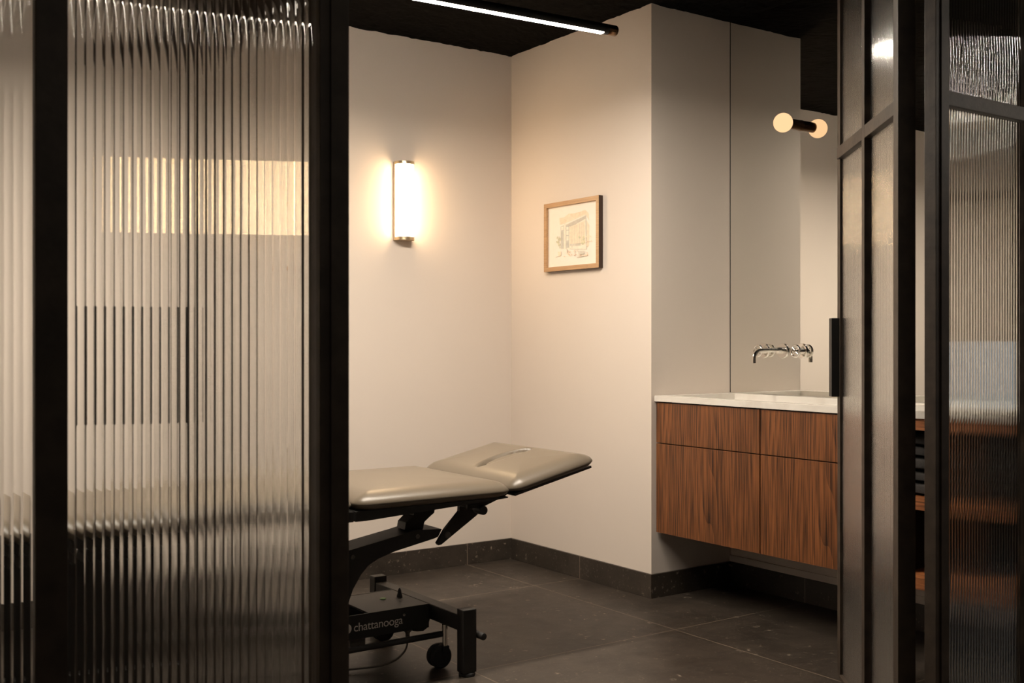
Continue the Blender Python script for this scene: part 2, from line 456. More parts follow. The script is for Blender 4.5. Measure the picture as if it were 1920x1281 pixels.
YF0, YF1 = 1.645, 1.678       # frame depth
TR0, TR1 = 1.725, 1.763       # transom
DOOR_H = 2.32
def partition(name, posts, label, x_end):
    r = empty(name, (posts[0][0], YP, 0), label, 'glazed partition', kind='structure')
    for (a, b_) in posts:
        bm = bmesh.new(); add_box(bm, a, b_, YF0, YF1, 0, H, 0.0012)
        if b_ - a > 0.05: add_box(bm, a + 0.018, b_ - 0.004, YF0 - 0.004, YF0 + 0.002, 0, H, 0.0012)
        obj('post', bm, M_FRAME, r)
    for (a, b_), (c, d) in zip(posts, posts[1:]):
        obj('transom', box(b_, c, YF0 + 0.002, YF1 - 0.002, TR0, TR1, 0.0012), M_FRAME, r)
        obj('bottom_rail', box(b_, c, YF0 + 0.002, YF1 - 0.002, 0, 0.06, 0.0012), M_FRAME, r)
        obj('top_rail', box(b_, c, YF0 + 0.002, YF1 - 0.002, H - 0.05, H - 0.01, 0.0012), M_FRAME, r)
        for z0, z1 in ((0.06, TR0), (TR1, H - 0.05)):
            g = fluted(c - b_ - 0.001, z1 - z0 - 0.002, b_ + 0.0005 - r.location.x, z0 + 0.001, 0.004)
            raw_local('pane', g, M_GLASS, r)
    return r
partition('window_1', [(-0.745, -0.70), (-0.503, -0.459), (-0.111, -0.067), (0.325, 0.369), (0.761, 0.814)],
          'fluted glass partition in slim dark steel bars, left of the open doorway', 0.8)
partition('window_2', [(2.4505, 2.506), (2.871, 2.915), (3.28, 3.324), (3.654, 3.698)],
          'fluted glass partition in dark steel bars, right of the open doorway', 3.7)
rr = empty('window_3', (0.814, YP, DOOR_H), 'fluted glass light above the double door', 'glazed partition', kind='structure')
obj('head_rail', box(0.814, 2.4505, YF0 + 0.002, YF1 - 0.002, DOOR_H + 0.01, DOOR_H + 0.06, 0.0012), M_FRAME, rr)
g = fluted(1.635, H - DOOR_H - 0.075, 0.0008, 0.061, 0.004); raw_local('pane', g, M_GLASS, rr)

def leaf(name, hinge, ang, side, width, label, pane_mat):
    """door leaf in its own space: x from the hinge, room face at y=0, thickness on side*y"""
    r = empty(name, (hinge[0], hinge[1], 0), label, 'door', kind='structure', rz=ang)
    T = 0.045
    def lb(nm, x0, x1, y0, y1, z0, z1, mat=M_FRAME, par=None, bev=0.0012):
        a, b_ = sorted((side * y0, side * y1))
        return obj(nm, box(x0, x1, a, b_, z0, z1, bev), mat, par or r, world=False)
    lb('hinge_stile', 0, 0.047, 0, T, 0.004, DOOR_H)
    lb('lock_stile', width - 0.040, width, 0.014, 0.034, 0.004, DOOR_H)
    lb('bottom_rail', 0.047, width - 0.040, 0.010, 0.038, 0.004, 0.014)
    lb('top_rail', 0.047, width - 0.040, 0.008, 0.04, DOOR_H - 0.05, DOOR_H)
    mc = width / 2
    lb('muntin', mc - 0.017, mc + 0.017, 0.004, 0.034, 0.014, DOOR_H - 0.05)
    for a, b_ in ((0.047, mc - 0.017), (mc + 0.017, width - 0.040)):
        lb('transom', a, b_, 0.004, 0.034, TR0, TR1)
        for z0, z1 in ((0.014, TR0), (TR1, DOOR_H - 0.05)):
            g = fluted(b_ - a - 0.001, z1 - z0 - 0.002, a + 0.0005, z0 + 0.001, side * 0.026, side=-side, pitch=0.0125, ang=22.0)
            raw_local('pane', g, pane_mat, r)
    h = lb('handle', width - 0.034, width + 0.008, -0.012, 0.058, 0.936, 1.198, M_BLACK, bev=0.002)
    h['label'] = 'long matt black wrap-around pull on the free edge'
    return r
leaf('door_1', (2.456, 1.760), math.atan2(0.770, 0.638), -1, 0.808,
     'right leaf of the steel and fluted glass double door, swung open into the room', M_GLASS2)
leaf('door_2', (0.833, 1.704), math.atan2(0.9896, -0.144), 1, 0.808,
     'left leaf of the steel and fluted glass double door, seen only through the fluted glass', M_GLASS)

# ---------------------------------------------------------------- treatment table
TBL = empty('treatment_table', (1.35, 3.41, 0), 'electric treatment table with taupe padded sections on a black steel base', 'treatment table')
def cushion(x0, x1, y0, y1, z0, th, rc=0.05, edge=0.072, crown=0.016, slot=None, tilt=None, nx=70, ny=84):
    """padded section: rounded corners, soft rolled top edges, flat underside"""
    bm = bmesh.new()
    cx, cy, hx, hy = (x0 + x1) / 2, (y0 + y1) / 2, (x1 - x0) / 2, (y1 - y0) / 2
    def place(u, v):
        # concentrate samples near the edges and round the corners off
        su, sv = math.sin(u * PI / 2), math.sin(v * PI / 2)
        X, Y = su * hx, sv * hy
        qx, qy = abs(X) - (hx - rc), abs(Y) - (hy - rc)
        if qx > 0 and qy > 0:
            m = max(qx, qy); L = math.hypot(qx, qy)
            qx, qy = qx / L * m, qy / L * m
            X = math.copysign(hx - rc + qx, X); Y = math.copysign(hy - rc + qy, Y)
        return X, Y
    def dist(X, Y):
        qx, qy = abs(X) - (hx - rc), abs(Y) - (hy - rc)
        return -(min(max(qx, qy), 0) + math.hypot(max(qx, 0), max(qy, 0)) - rc)
    def top(X, Y):
        d = max(dist(X, Y), 0)
        e = min(d / edge, 1)
        h = (th - crown) * (0.42 + 0.58 * math.sqrt(max(0, 1 - (1 - e) ** 2)))
        h += crown * (1 - math.exp(-d / 0.07))
        if slot:
            sx, sy, a, b_ = slot
            px, py = X - sx, Y - sy
            q = math.hypot(px / a, py / b_)
            lip = math.exp(-((q - 1.0) / 0.35) ** 2) * 0.003
            s = min(max((1.05 - q) / 0.16, 0), 1); s = s * s * (3 - 2 * s)
            h -= s * 0.008 + 0.024 * math.exp(-((q - 0.97) / 0.13) ** 2)
        return h
    G = []
    for i in range(nx + 1):
        row = []
        for j in range(ny + 1):
            X, Y = place(-1 + 2 * i / nx, -1 + 2 * j / ny)
            row.append(bm.verts.new((cx + X, cy + Y, z0 + top(X, Y))))
        G.append(row)
    for i in range(nx):
        for j in range(ny):
            bm.faces.new((G[i][j], G[i + 1][j], G[i + 1][j + 1], G[i][j + 1]))
    rim = [G[i][0] for i in range(nx)] + [G[nx][j] for j in range(ny)] + [G[i][ny] for i in range(nx, 0, -1)] + [G[0][j] for j in range(ny, 0, -1)]
    n = len(rim); prev = rim
    for ins, zf in ((0.004, 0.30), (0.012, 0.15), (0.023, 0.05), (0.036, 0.0)):
        low = []
        for v in rim:
            X, Y = v.co.x - cx, v.co.y - cy
            low.append(bm.verts.new((cx + X * (1 - ins / hx), cy + Y * (1 - ins / hy), z0 + (th - crown) * zf)))
        for k in range(n): bm.faces.new((prev[k], low[k], low[(k + 1) % n], prev[(k + 1) % n]))
        prev = low
    bm.faces.new(low)
    if tilt:
        (px, pz), a = tilt
        bmesh.ops.transform(bm, matrix=Matrix.Translation((px, 0, pz)) @ Matrix.Rotation(-a, 4, 'Y') @ Matrix.Translation((-px, 0, -pz)), verts=bm.verts)
    return bm

Y0, Y1 = 3.085, 3.735
TILT = math.radians(12.5)
o = obj('middle_cushion', cushion(1.562, 2.158, Y0, Y1, 0.580, 0.066), M_SKAI, TBL, smooth=True)
o = obj('head_cushion', cushion(2.166, 2.545, Y0, Y1, 0.583, 0.064, slot=(0.006, 0.0, 0.115, 0.034), tilt=((2.160, 0.575), TILT), nx=150, ny=180), M_SKAI, TBL, smooth=True)
o['label'] = 'raised head section with a slender face slot'
obj('foot_cushion', cushion(0.50, 1.552, Y0, Y1, 0.580, 0.066), M_SKAI, TBL, smooth=True)
# steel trays under the pads
obj('middle_tray', prism_y([(1.562, 0.581), (2.150, 0.581), (2.148, 0.576), (1.60, 0.548), (1.562, 0.548)], 3.11, 3.71, 0.002), M_TABLE, TBL)
obj('foot_tray', prism_y([(0.52, 0.581), (1.555, 0.581), (1.555, 0.548), (0.58, 0.548), (0.52, 0.565)], 3.11, 3.71, 0.002), M_TABLE, TBL)
bm = box(2.18, 2.53, 3.11, 3.71, 0.576, 0.584, 0.001)
bmesh.ops.transform(bm, matrix=Matrix.Translation((2.160, 0, 0.575)) @ Matrix.Rotation(-TILT, 4, 'Y') @ Matrix.Translation((-2.160, 0, -0.575)), verts=bm.verts)
obj('head_tray', bm, M_TABLE, TBL)
# head-section hinge plates and release knob
for ya in (3.17, 3.62):
    obj('hinge_bracket', prism_y([(2.02, 0.575), (2.20, 0.590), (2.18, 0.575), (2.09, 0.545), (2.02, 0.540)], ya, ya + 0.012, 0.001), M_TABLE, TBL)
bm = bmesh.new(); add_rod(bm, (2.075, 3.15, 0.534), (2.075, 3.20, 0.534), 0.016, 20, 0.003); add_rod(bm, (2.075, 3.19, 0.534), (2.075, 3.64, 0.534), 0.006, 12)
obj('release_knob', bm, M_BLACK, TBL, angle=40)
# lifting arm
arm = [(1.225, 0.205), (1.225, 0.265), (1.40, 0.345), (1.659, 0.410), (1.858, 0.442), (1.907, 0.452), (2.027, 0.447), (2.010, 0.418), (1.994, 0.420), (1.833, 0.387), (1.765, 0.372), (1.729, 0.353), (1.700, 0.325), (1.672, 0.275), (1.650, 0.215), (1.62, 0.203)]
o = obj('lift_arm', prism_y(arm, 3.35, 3.47, 0.004), M_TABLE, TBL)
for (bx, bz) in ((1.925, 0.430), (1.670, 0.386)):
    bm = bmesh.new(); add_lathe(bm, [(0, 0), (0.0085, 0), (0.0085, 0.004), (0.005, 0.005), (0.004, 0.003), (0, 0.003)], (bx, 3.351, bz), (0, -1, 0), 6)
    obj('arm_bolt', bm, M_GREY, TBL)
obj('link_plate', prism_y([(2.091, 0.550), (2.091, 0.505), (2.030, 0.448), (1.996, 0.400), (2.003, 0.392), (2.015, 0.394), (2.169, 0.487), (2.172, 0.575), (2.10, 0.575)], 3.335, 3.350, 0.0015), M_TABLE, TBL)
obj('pivot_bolt', lathe([(0, 0), (0.012, 0), (0.012, 0.003), (0.008, 0.006), (0.005, 0.004), (0, 0.004)], (2.039, 3.335, 0.426), (0, -1, 0), 24), M_GREY, TBL, angle=30)
obj('frame_bracket', prism_y([(1.928, 0.550), (1.928, 0.501), (1.895, 0.478), (1.890, 0.452), (1.965, 0.446), (1.968, 0.474), (2.012, 0.502), (2.02, 0.550)], 3.38, 3.44, 0.002), M_TABLE, TBL)
# base frame
LX0, LX1 = 0.745, 1.962
def leg(x, y):
    l = obj('leg', box(x - 0.027, x + 0.025, y - 0.021, y + 0.021, 0.012, 0.224, 0.003), M_TABLE, TBL)
    f = obj('foot_pad', lathe([(0, 0), (0.026, 0), (0.028, 0.003), (0.027, 0.010), (0.02, 0.013), (0, 0.013)], (x, y, 0), (0, 0, 1), 28), M_RUBBER, l, world=False, angle=40)
    l.location = (0, 0, 0)
    f.location = (-TBL.location.x, -TBL.location.y, 0)
for x in (LX0, LX1):
    for y in (3.083, 3.715): leg(x, y)
    obj('cross_bar', box(x - 0.024, x + 0.024, 3.105, 3.693, 0.150, 0.203, 0.003), M_TABLE, TBL)
bm = bmesh.new()
add_box(bm, LX0 + 0.024, LX1 - 0.024, 3.293, 3.299, 0.120, 0.202, 0.001)
add_box(bm, LX0 + 0.024, LX1 - 0.024, 3.557, 3.563, 0.120, 0.202, 0.001)
add_box(bm, 1.706, LX1 - 0.024, 3.296, 3.560, 0.194, 0.201, 0.001)
add_box(bm, LX0 + 0.024, 1.20, 3.296, 3.560, 0.194, 0.201, 0.001)
add_box(bm, LX1 - 0.034, LX1 - 0.024, 3.296, 3.560, 0.118, 0.196, 0.001)
obj('base_channel', bm, M_TABLE, TBL)
# gusset with scalloped underside between channel and cross bar
obj('gusset', prism_y([(1.86, 0.125), (1.88, 0.112), (1.90, 0.106), (1.925, 0.104), (1.94, 0.112), (1.955, 0.150), (1.86, 0.150)], 3.31, 3.33, 0.001), M_TABLE, TBL)
k = obj('level_button', lathe([(0, 0), (0.011, 0), (0.011, 0.003), (0, 0.004)], (1.838, 3.447, 0.2015), (0, 0, 1), 24), M_GREEN, TBL)
k['label'] = 'small green round button on the base plate'
obj('foot_knob', lathe([(0, 0), (0.010, 0), (0.010, 0.006), (0.008, 0.010), (0.006, 0.024), (0.0025, 0.031), (0, 0.032)], (1.905, 3.445, 0.201), (0, 0, 1), 20), M_RUBBER, TBL, angle=50)
obj('foot_lever', rod((LX0 + 0.03, 3.20, 0.117), (LX1 - 0.03, 3.20, 0.117), 0.0105, 16), M_TABLE, TBL, angle=40)
obj('pedal_bar', rod((2.004, 3.042, 0.131), (2.004, 3.75, 0.131), 0.0125, 20, 0.004), M_TABLE, TBL, angle=40)
# casters
def caster(x, y):
    st = obj('caster', rod((x + 0.012, y - 0.018, 0.070), (x + 0.012, y - 0.018, 0.150), 0.0095, 20), M_CHROME, TBL, angle=40)
    bm = bmesh.new(); R = 0.040
    for s in (-0.013, 0.013):
        add_lathe(bm, [(0, -0.010), (R - 0.006, -0.010), (R - 0.001, -0.006), (R, 0), (R - 0.001, 0.006), (R - 0.006, 0.010), (0, 0.010)], (x, y + s, R), (0, 1, 0), 36)
    wh = obj('wheel', bm, M_RUBBER, st, world=False, angle=35); wh.location = (-TBL.location.x, -TBL.location.y, 0)
    bm = bmesh.new(); add_box(bm, x + 0.000, x + 0.024, y - 0.030, y + 0.026, 0.052, 0.078, 0.003)
    hd = obj('fork', bm, M_RUBBER, st, world=False); hd.location = (-TBL.location.x, -TBL.location.y, 0)
for x in (LX0 + 0.04, 1.930):
    for y in (3.212, 3.620): caster(x, y)
obj('drive_cover', box(0.47, 0.93, 3.12, 3.69, 0.03, 0.52, 0.006), M_BLACK, TBL)
# drive unit and cable
obj('motor_housing', box(1.655, 1.715, 3.34, 3.40, 0.070, 0.135, 0.004), M_GREY, TBL)
obj('cable_plug', lathe([(0, 0), (0.017, 0), (0.017, 0.008), (0.008, 0.018), (0.007, 0.042), (0, 0.042)], (1.862, 3.31, 0.126), (0, 0, -1), 16), M_GREY, TBL, angle=40)
obj('cable', tube(spline([(1.862, 3.31, 0.088), (1.858, 3.31, 0.06), (1.84, 3.305, 0.040), (1.80, 3.30, 0.022), (1.72, 3.31, 0.012), (1.5, 3.4, 0.006), (1.2, 3.5, 0.006)], 6), 0.0035, 8), M_GREY, TBL, smooth=True)
# brand lettering
def text(body, x, y, z, width, rx, rz, mat, parent, name='lettering'):
    cu = bpy.data.curves.new(name, 'FONT'); cu.body = body; cu.size = 1.0; cu.extrude = 0.0; cu.space_character = 0.95
    o = bpy.data.objects.new(name, cu); link(o)
    bpy.context.view_layer.update()
    wd = o.dimensions.x
    me = bpy.data.meshes.new_from_object(o.evaluated_get(bpy.context.evaluated_depsgraph_get()))
    bpy.data.objects.remove(o)
    s = width / wd
    me.transform(Matrix.Diagonal((s, s, s, 1)))
    me.transform(Matrix.Translation((x - parent.location.x, y - parent.location.y, z)) @ Matrix.Rotation(rz, 4, 'Z') @ Matrix.Rotation(rx, 4, 'X'))
    me.materials.clear(); me.materials.append(mat)
    o = bpy.data.objects.new(name, me); return link(o, parent)
lt = text('chattanooga', 1.645, 3.2915, 0.148, 0.186, PI / 2, 0, M_LETTER, TBL); lt['label'] = 'pale brand lettering on the black base'
bm = bmesh.new(); add_tube(bm, [(1.838 + 0.0035 * math.cos(a * PI / 6), 3.2915, 0.177 + 0.0035 * math.sin(a * PI / 6)) for a in range(12)], 0.0006, 5, 0, True)
obj('registered_mark', bm, M_LETTER, TBL)
bm = bmesh.new(); add_lathe(bm, [(0, 0.0), (0.017, 0.0), (0.017, 0.001), (0, 0.001)], (1.621, 3.293, 0.160), (0, -1, 0), 32)
o = obj('emblem', bm, M_LETTER, TBL); o['label'] = 'pale round emblem beside the lettering'

# ---------------------------------------------------------------- wall sconce on the back wall
SX, SZ0, SZ1 = 2.566, 1.606, 1.984
S = empty('wall_sconce', (SX, YA, SZ0), 'lit half-round opal wall light with champagne metal caps on the back wall', 'wall lamp')
R_ = 0.047
def half(bm, r, dpt, z0, z1, y_off=0.0, n=24, sq=0.80):
    ring = []
    for k in range(n + 1):
        a = PI * k / n
        cx_, sy_ = math.cos(a), math.sin(a)
        ring.append((SX + r * math.copysign(abs(cx_) ** sq, cx_), YA - 0.018 - y_off - dpt * abs(sy_) ** sq))
    lo = [bm.verts.new((x, y, z0)) for x, y in ring]; hi = [bm.verts.new((x, y, z1)) for x, y in ring]
    for i in range(n): bm.faces.new((lo[i], lo[i + 1], hi[i + 1], hi[i]))
    bm.faces.new((lo[-1], lo[0], hi[0], hi[-1])); bm.faces.new(list(reversed(lo))); bm.faces.new(hi)
bm = bmesh.new(); half(bm, R_ - 0.003, 0.052, SZ0 + 0.016, SZ1 - 0.014)
obj('diffuser', bm, M_SCONCE, S, angle=40)
for z0, z1 in ((SZ0, SZ0 + 0.016), (SZ1 - 0.014, SZ1)):
    bm = bmesh.new(); half(bm, R_ + 0.0005, 0.056, z0, z1, -0.001); obj('end_cap', bm, M_GOLD, S, angle=40)
obj('back_plate', box(SX - R_, SX + R_, YA - 0.018, YA, SZ0, SZ1, 0.001), M_GOLD, S)

# ---------------------------------------------------------------- linear pendant
def pendant(name, end, direc, length, z, mat, label, rods):
    e = Vector((end[0], end[1], z)); d = Vector((direc[0], direc[1], 0)).normalized()
    p = empty(name, tuple(e), label, 'pendant light')
    R2 = 0.0195; a0 = math.radians(40)
    side = Vector((-d.y, d.x, 0))
    def arc(bm, A, B, t0, t1, r, n=22):
        # open channel: round outside, flat-bottomed recess underneath
        pts = [t0 + (t1 - t0) * k / n for k in range(n + 1)]
        sec = [(r * math.sin(t), -r * math.cos(t)) for t in pts] + [(-0.012, -0.0150), (-0.012, -0.0035), (0.012, -0.0035), (0.012, -0.0150)]
        ra = [bm.verts.new(A + side * u_ + Vector((0, 0, v_))) for u_, v_ in sec]
        rb = [bm.verts.new(B + side * u_ + Vector((0, 0, v_))) for u_, v_ in sec]
        m_ = len(sec)
        for i in range(m_): bm.faces.new((ra[i], ra[(i + 1) % m_], rb[(i + 1) % m_], rb[i]))
    A = e + d * 0.062; B = e + d * length
    def strip(bm, A, B):
        hw = 0.0100; top_, low_ = -0.004, -0.0176
        q = [bm.verts.new(P_ + side * s_ * hw + Vector((0, 0, z_))) for P_ in (A, B) for s_ in (-1, 1) for z_ in (low_, top_)]
        for f_ in ((0, 2, 6, 4), (1, 5, 7, 3), (0, 4, 5, 1), (2, 3, 7, 6), (0, 1, 3, 2), (4, 6, 7, 5)): bm.faces.new([q[i_] for i_ in f_])
    bm = bmesh.new(); arc(bm, A, B, a0, 2 * PI - a0, R2); obj('housing', bm, M_BLACK, p, angle=35)
    bm = bmesh.new(); strip(bm, A, B); obj('diffuser', bm, mat, p, angle=35)
    bm = bmesh.new(); add_rod(bm, e + d * 0.040, A, R2, 28, 0.002); obj('collar', bm, M_BLACK, p, angle=35)
    bm = bmesh.new(); add_rod(bm, e, e + d * 0.040, R2, 28, 0.004); obj('end_cap', bm, M_BRONZE, p, angle=35)
    bm = bmesh.new(); add_rod(bm, B, B + d * 0.040, R2, 28, 0.004); obj('end_cap', bm, M_BRONZE, p, angle=35)
    for q in rods:
        c = e + d * q
        obj('suspension_rod', rod(c + Vector((0, 0, R2)), (c.x, c.y, H - 0.02), 0.003, 10), M_BLACK, p)
    return p
pendant('linear_pendant', (2.600, 3.066), (-math.cos(math.radians(3.3)), math.sin(math.radians(3.3))), 1.72, 2.262, M_LINEAR,
        'slim black linear pendant glowing along its underside, bronze end, below the black ceiling', (1.15, 1.62))
pendant('hall_pendant', (3.35, 0.50), (1, 0), 2.2, 2.30, M_HALLR,
        'linear pendant of the hallway, mirrored as a bright band in the right fluted glass', (0.4, 1.8))

pendant('hall_pendant', (0.30, -1.10), (1, 0), 2.0, 2.45, M_HALL,
        'linear pendant of the hallway, mirrored along the top of the left fluted glass', (0.4, 1.6))

# ---------------------------------------------------------------- picture
PX = XB - 0.026
P = empty('framed_picture', (XB, 4.09, 1.459), 'small framed watercolour in a light oak frame on the cream pier', 'picture')
py0, py1, pz0, pz1, fw = 3.879, 4.303, 1.461, 1.794, 0.021
bm = bmesh.new()
def frame_ring(bm, x0, x1, a, b_, c, d, t):
    o_ = [(a, c), (b_, c), (b_, d), (a, d)]; i_ = [(a + t, c + t), (b_ - t, c + t), (b_ - t, d - t), (a + t, d - t)]
    vo = [[bm.verts.new((x, y, z)) for y, z in o_] for x in (x0, x1)]
    vi = [[bm.verts.new((x, y, z)) for y, z in i_] for x in (x0, x1)]
    for k in range(4):
        k2 = (k + 1) % 4
        bm.faces.new((vo[0][k], vo[0][k2], vi[0][k2], vi[0][k])); bm.faces.new((vo[1][k], vi[1][k], vi[1][k2], vo[1][k2]))
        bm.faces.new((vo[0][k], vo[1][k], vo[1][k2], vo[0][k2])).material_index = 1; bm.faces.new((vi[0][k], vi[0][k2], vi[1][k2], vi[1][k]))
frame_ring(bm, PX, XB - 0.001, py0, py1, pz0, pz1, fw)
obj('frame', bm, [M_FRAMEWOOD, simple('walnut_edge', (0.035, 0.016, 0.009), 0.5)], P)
XP = PX + 0.012
obj('paper', box(XP, XB - 0.002, py0 + fw, py1 - fw, pz0 + fw, pz1 - fw), M_PAPER, P)
cols = {'wash': (0.80, 0.55, 0.33), 'wash2': (0.82, 0.62, 0.42), 'roof': (0.36, 0.32, 0.25), 'blue': (0.33, 0.34, 0.31), 'cream': (0.84, 0.74, 0.60),
        'line': (0.34, 0.29, 0.22), 'leafy': (0.55, 0.52, 0.22), 'leafy2': (0.42, 0.43, 0.24), 'brick': (0.72, 0.38, 0.22), 'grey': (0.50, 0.46, 0.38)}
keys = list(cols)
amats = [simple('watercolour_' + k_, tuple(0.58 * c_ + 0.42 * p_ for c_, p_ in zip(cols[k_], (0.84, 0.78, 0.70))), 0.8, noise_amt=0.07, nscale=60) for k_ in keys]
bm = bmesh.new(); layer = [0]
ya, yb, za, zb = py1 - fw, py0 + fw, pz1 - fw, pz0 + fw      # picture left/right, top/bottom
def art(pts, key):
    """pts in fractions of the sheet: across from the left, down from the top"""
    layer[0] += 1
    vs = [bm.verts.new((XP - 0.0002 - 0.00004 * layer[0], ya + (yb - ya) * u, za + (zb - za) * v)) for u, v in pts]
    f = bm.faces.new(vs); f.material_index = keys.index(key)
def c2(x, y):
    u = (x - 133) / 740.0; t_, b_ = 240 - 110 * u, 1130 - 65 * u
    return u, (y - t_) / (b_ - t_)
def A_(key, *pts): art([c2(*p) for p in pts], key)
def L_(key, x0, y0, x1, y1, t=3.0):
    dx, dy = x1 - x0, y1 - y0; L = math.hypot(dx, dy); nx, ny = -dy / L * t, dx / L * t
    A_(key, (x0 + nx, y0 + ny), (x1 + nx, y1 + ny), (x1 - nx, y1 - ny), (x0 - nx, y0 - ny))
def blob(key, x, y, rx, ry, n=9, jit=0.35):
    A_(key, *[(x + rx * math.cos(2 * PI * k / n) * (1 - jit * random.random()), y + ry * math.sin(2 * PI * k / n) * (1 - jit * random.random())) for k in range(n)])
A_('wash2', (305, 385), (380, 375), (450, 320), (560, 320), (690, 265), (745, 320), (750, 430), (700, 345), (560, 400), (390, 470), (315, 490))
A_('wash', (315, 420), (400, 405), (430, 430), (330, 475))
A_('wash', (460, 330), (700, 280), (715, 320), (520, 390))
A_('wash2', (712, 420), (755, 500), (750, 780), (718, 830))
A_('cream', (325, 510), (700, 350), (712, 860), (330, 850))
A_('roof', (402, 490), (700, 352), (704, 395), (560, 478), (505, 520), (430, 505))
A_('cream', (375, 480), (402, 470), (402, 850), (375, 850))
A_('blue', (328, 515), (374, 495), (374, 845), (332, 845))
A_('cream', (334, 520), (368, 510), (368, 560), (334, 570))
A_('blue', (404, 495), (456, 510), (456, 830), (404, 845))
A_('cream', (414, 520), (448, 520), (448, 560), (414, 560)); A_('cream', (414, 575), (448, 575), (448, 640), (414, 640)); A_('cream', (414, 655), (448, 655), (448, 720), (414, 725))
A_('wash2', (460, 520), (690, 430), (695, 750), (465, 800))
for x in (500, 540, 575, 612, 645, 675): L_('line', x, 520 - (x - 500) * 0.35, x, 765, 1.6)
for y in (560, 610, 665, 715): L_('grey', 462, y, 520, y - 12, 1.2)
L_('roof', 704, 352, 714, 862, 6)
A_('grey', (470, 775), (550, 768), (550, 800), (470, 806)); A_('roof', (550, 770), (625, 762), (625, 800), (550, 804))
A_('cream', (470, 806), (630, 800), (640, 850), (472, 850)); L_('line', 470, 850, 715, 858, 2.4)
for k_ in range(5): blob('line', 500 + 3 * k_, 815, 13 - 2 * k_, 15 - 2 * k_) if k_ == 0 else blob('cream', 500, 815, 8, 9)
for k_ in range(16): blob('leafy' if k_ % 3 else 'leafy2', 645 + random.uniform(-40, 40), 715 + random.uniform(-65, 60), 13, 17)
for k_ in range(18): blob('leafy2' if k_ % 3 else 'leafy', 295 + random.uniform(-30, 35), 760 + random.uniform(-90, 90), 12, 18)
L_('line', 310, 660, 300, 740, 2)
A_('wash2', (290, 890), (340, 890), (335, 955), (295, 958)); L_('line', 255, 975, 300, 955, 3)
for k_ in range(34): blob(random.choice(['brick', 'wash', 'wash2', 'cream', 'brick']), random.uniform(375, 735), random.uniform(862, 960), 13, 9)
for k_ in range(4): L_('line', 425 + 5 * k_, 850, 438 + 4 * k_, 905, 1.6)
A_('grey', (595, 880), (690, 880), (690, 925), (610, 935)); L_('line', 580, 975, 690, 955, 4)
for k_ in range(8): blob('wash2', random.uniform(720, 800), random.uniform(650, 800), 12, 12)
L_('cream', 228, 320, 228, 1020, 1.0)
o = obj_raw('watercolour', bm, amats, P); o['label'] = 'loose watercolour sketch of a glass-fronted shop with plants'

# ---------------------------------------------------------------- mirror
Mr = empty('wall_mirror', (XM, 2.62, 0.884), 'tall frameless mirror filling the niche wall above the marble counter', 'mirror')
obj('mirror_glass', box(XM, XM + 0.005, YP + 0.042, YN - 0.001, 0.885, H - 0.004), M_MIRROR, Mr)
obj('mirror_edge', box(XM - 0.001, XM + 0.004, YN - 0.003, YN - 0.0002, 0.885, H - 0.004), M_INSIDE, Mr)

# ---------------------------------------------------------------- vanity
CF = 3.235                    # cabinet front
U = 0.60
def vanity(yr, label):
    yl = yr - U                # unit spans yl..yr, 0.60 m
    v = empty('vanity_cabinet', (CF, (yl + yr) / 2, 0.287), label, 'cabinet', 'floating vanity cabinets')
    obj('body', box(CF + 0.021, XM - 0.002, yl + 0.001, yr - 0.001, 0.289, 0.815), M_INSIDE, v)
    obj('drawer', box(CF, CF + 0.020, yl + 0.0026, yr - 0.0026, 0.679, 0.853, 0.0008), M_OAK, v)
    obj('door', box(CF, CF + 0.020, yl + 0.0026, yr - 0.0026, 0.287, 0.675, 0.0008), M_OAK, v)
    return v
vanity(3.546, 'dark stained oak vanity unit against the niche side wall')
vanity(2.946, 'dark stained oak vanity unit partly behind the open glass door leaf')
ys0, ys1 = 1.746, 2.346
sh = empty('shelf_unit', (CF, (ys0 + ys1) / 2, 0.279), 'open oak shelf unit with dark towels, seen in the gap beside the door hinge', 'shelf')
for nm, z0, z1 in (('top_board', 0.819, 0.857), ('shelf', 0.549, 0.589), ('bottom_board', 0.279, 0.320)):
    obj(nm, box(CF, XM - 0.02, ys0 + 0.002, ys1 - 0.002, z0, z1, 0.0008), M_OAKH, sh)
obj('back_panel', box(XM - 0.02, XM - 0.008, ys0 + 0.002, ys1 - 0.002, 0.279, 0.857), M_INSIDE, sh)
obj('side_panel', box(CF + 0.004, XM - 0.02, ys0 + 0.002, ys0 + 0.02, 0.279, 0.857), M_INSIDE, sh)
obj('side_panel', box(CF + 0.004, XM - 0.02, ys1 - 0.02, ys1 - 0.002, 0.279, 0.857), M_INSIDE, sh)

# countertop with an integral trough basin
ct = empty('countertop', (3.228, 2.65, 0.859), 'white veined marble counter with a sunken trough basin, on the oak vanity', 'countertop')
x0, x1, y0, y1, z0, z1 = 3.228, XM - 0.0008, ys0, YN - 0.0015, 0.859, 0.884
bx0, bx1, by0, by1, bd = 3.275, XM - 0.030, 2.45, 3.492, 0.060
bm = bmesh.new()
O = [(x0, y0), (x1, y0), (x1, y1), (x0, y1)]; I = [(bx0, by0), (bx1, by0), (bx1, by1), (bx0, by1)]
ot = [bm.verts.new((*q, z1)) for q in O]; ob_ = [bm.verts.new((*q, z0)) for q in O]
it = [bm.verts.new((*q, z1)) for q in I]; ib = [bm.verts.new((*q, z0)) for q in I]
for k in range(4):
    k2 = (k + 1) % 4
    bm.faces.new((ot[k], ot[k2], it[k2], it[k])); bm.faces.new((ob_[k], ib[k], ib[k2], ob_[k2]))
    bm.faces.new((ot[k], ob_[k], ob_[k2], ot[k2])); bm.faces.new((it[k], it[k2], ib[k2], ib[k]))
bmesh.ops.bevel(bm, geom=[e for e in bm.edges if all(abs(v.co.z - z1) < 1e-6 for v in e.verts)], offset=0.0015, segments=2, affect='EDGES')
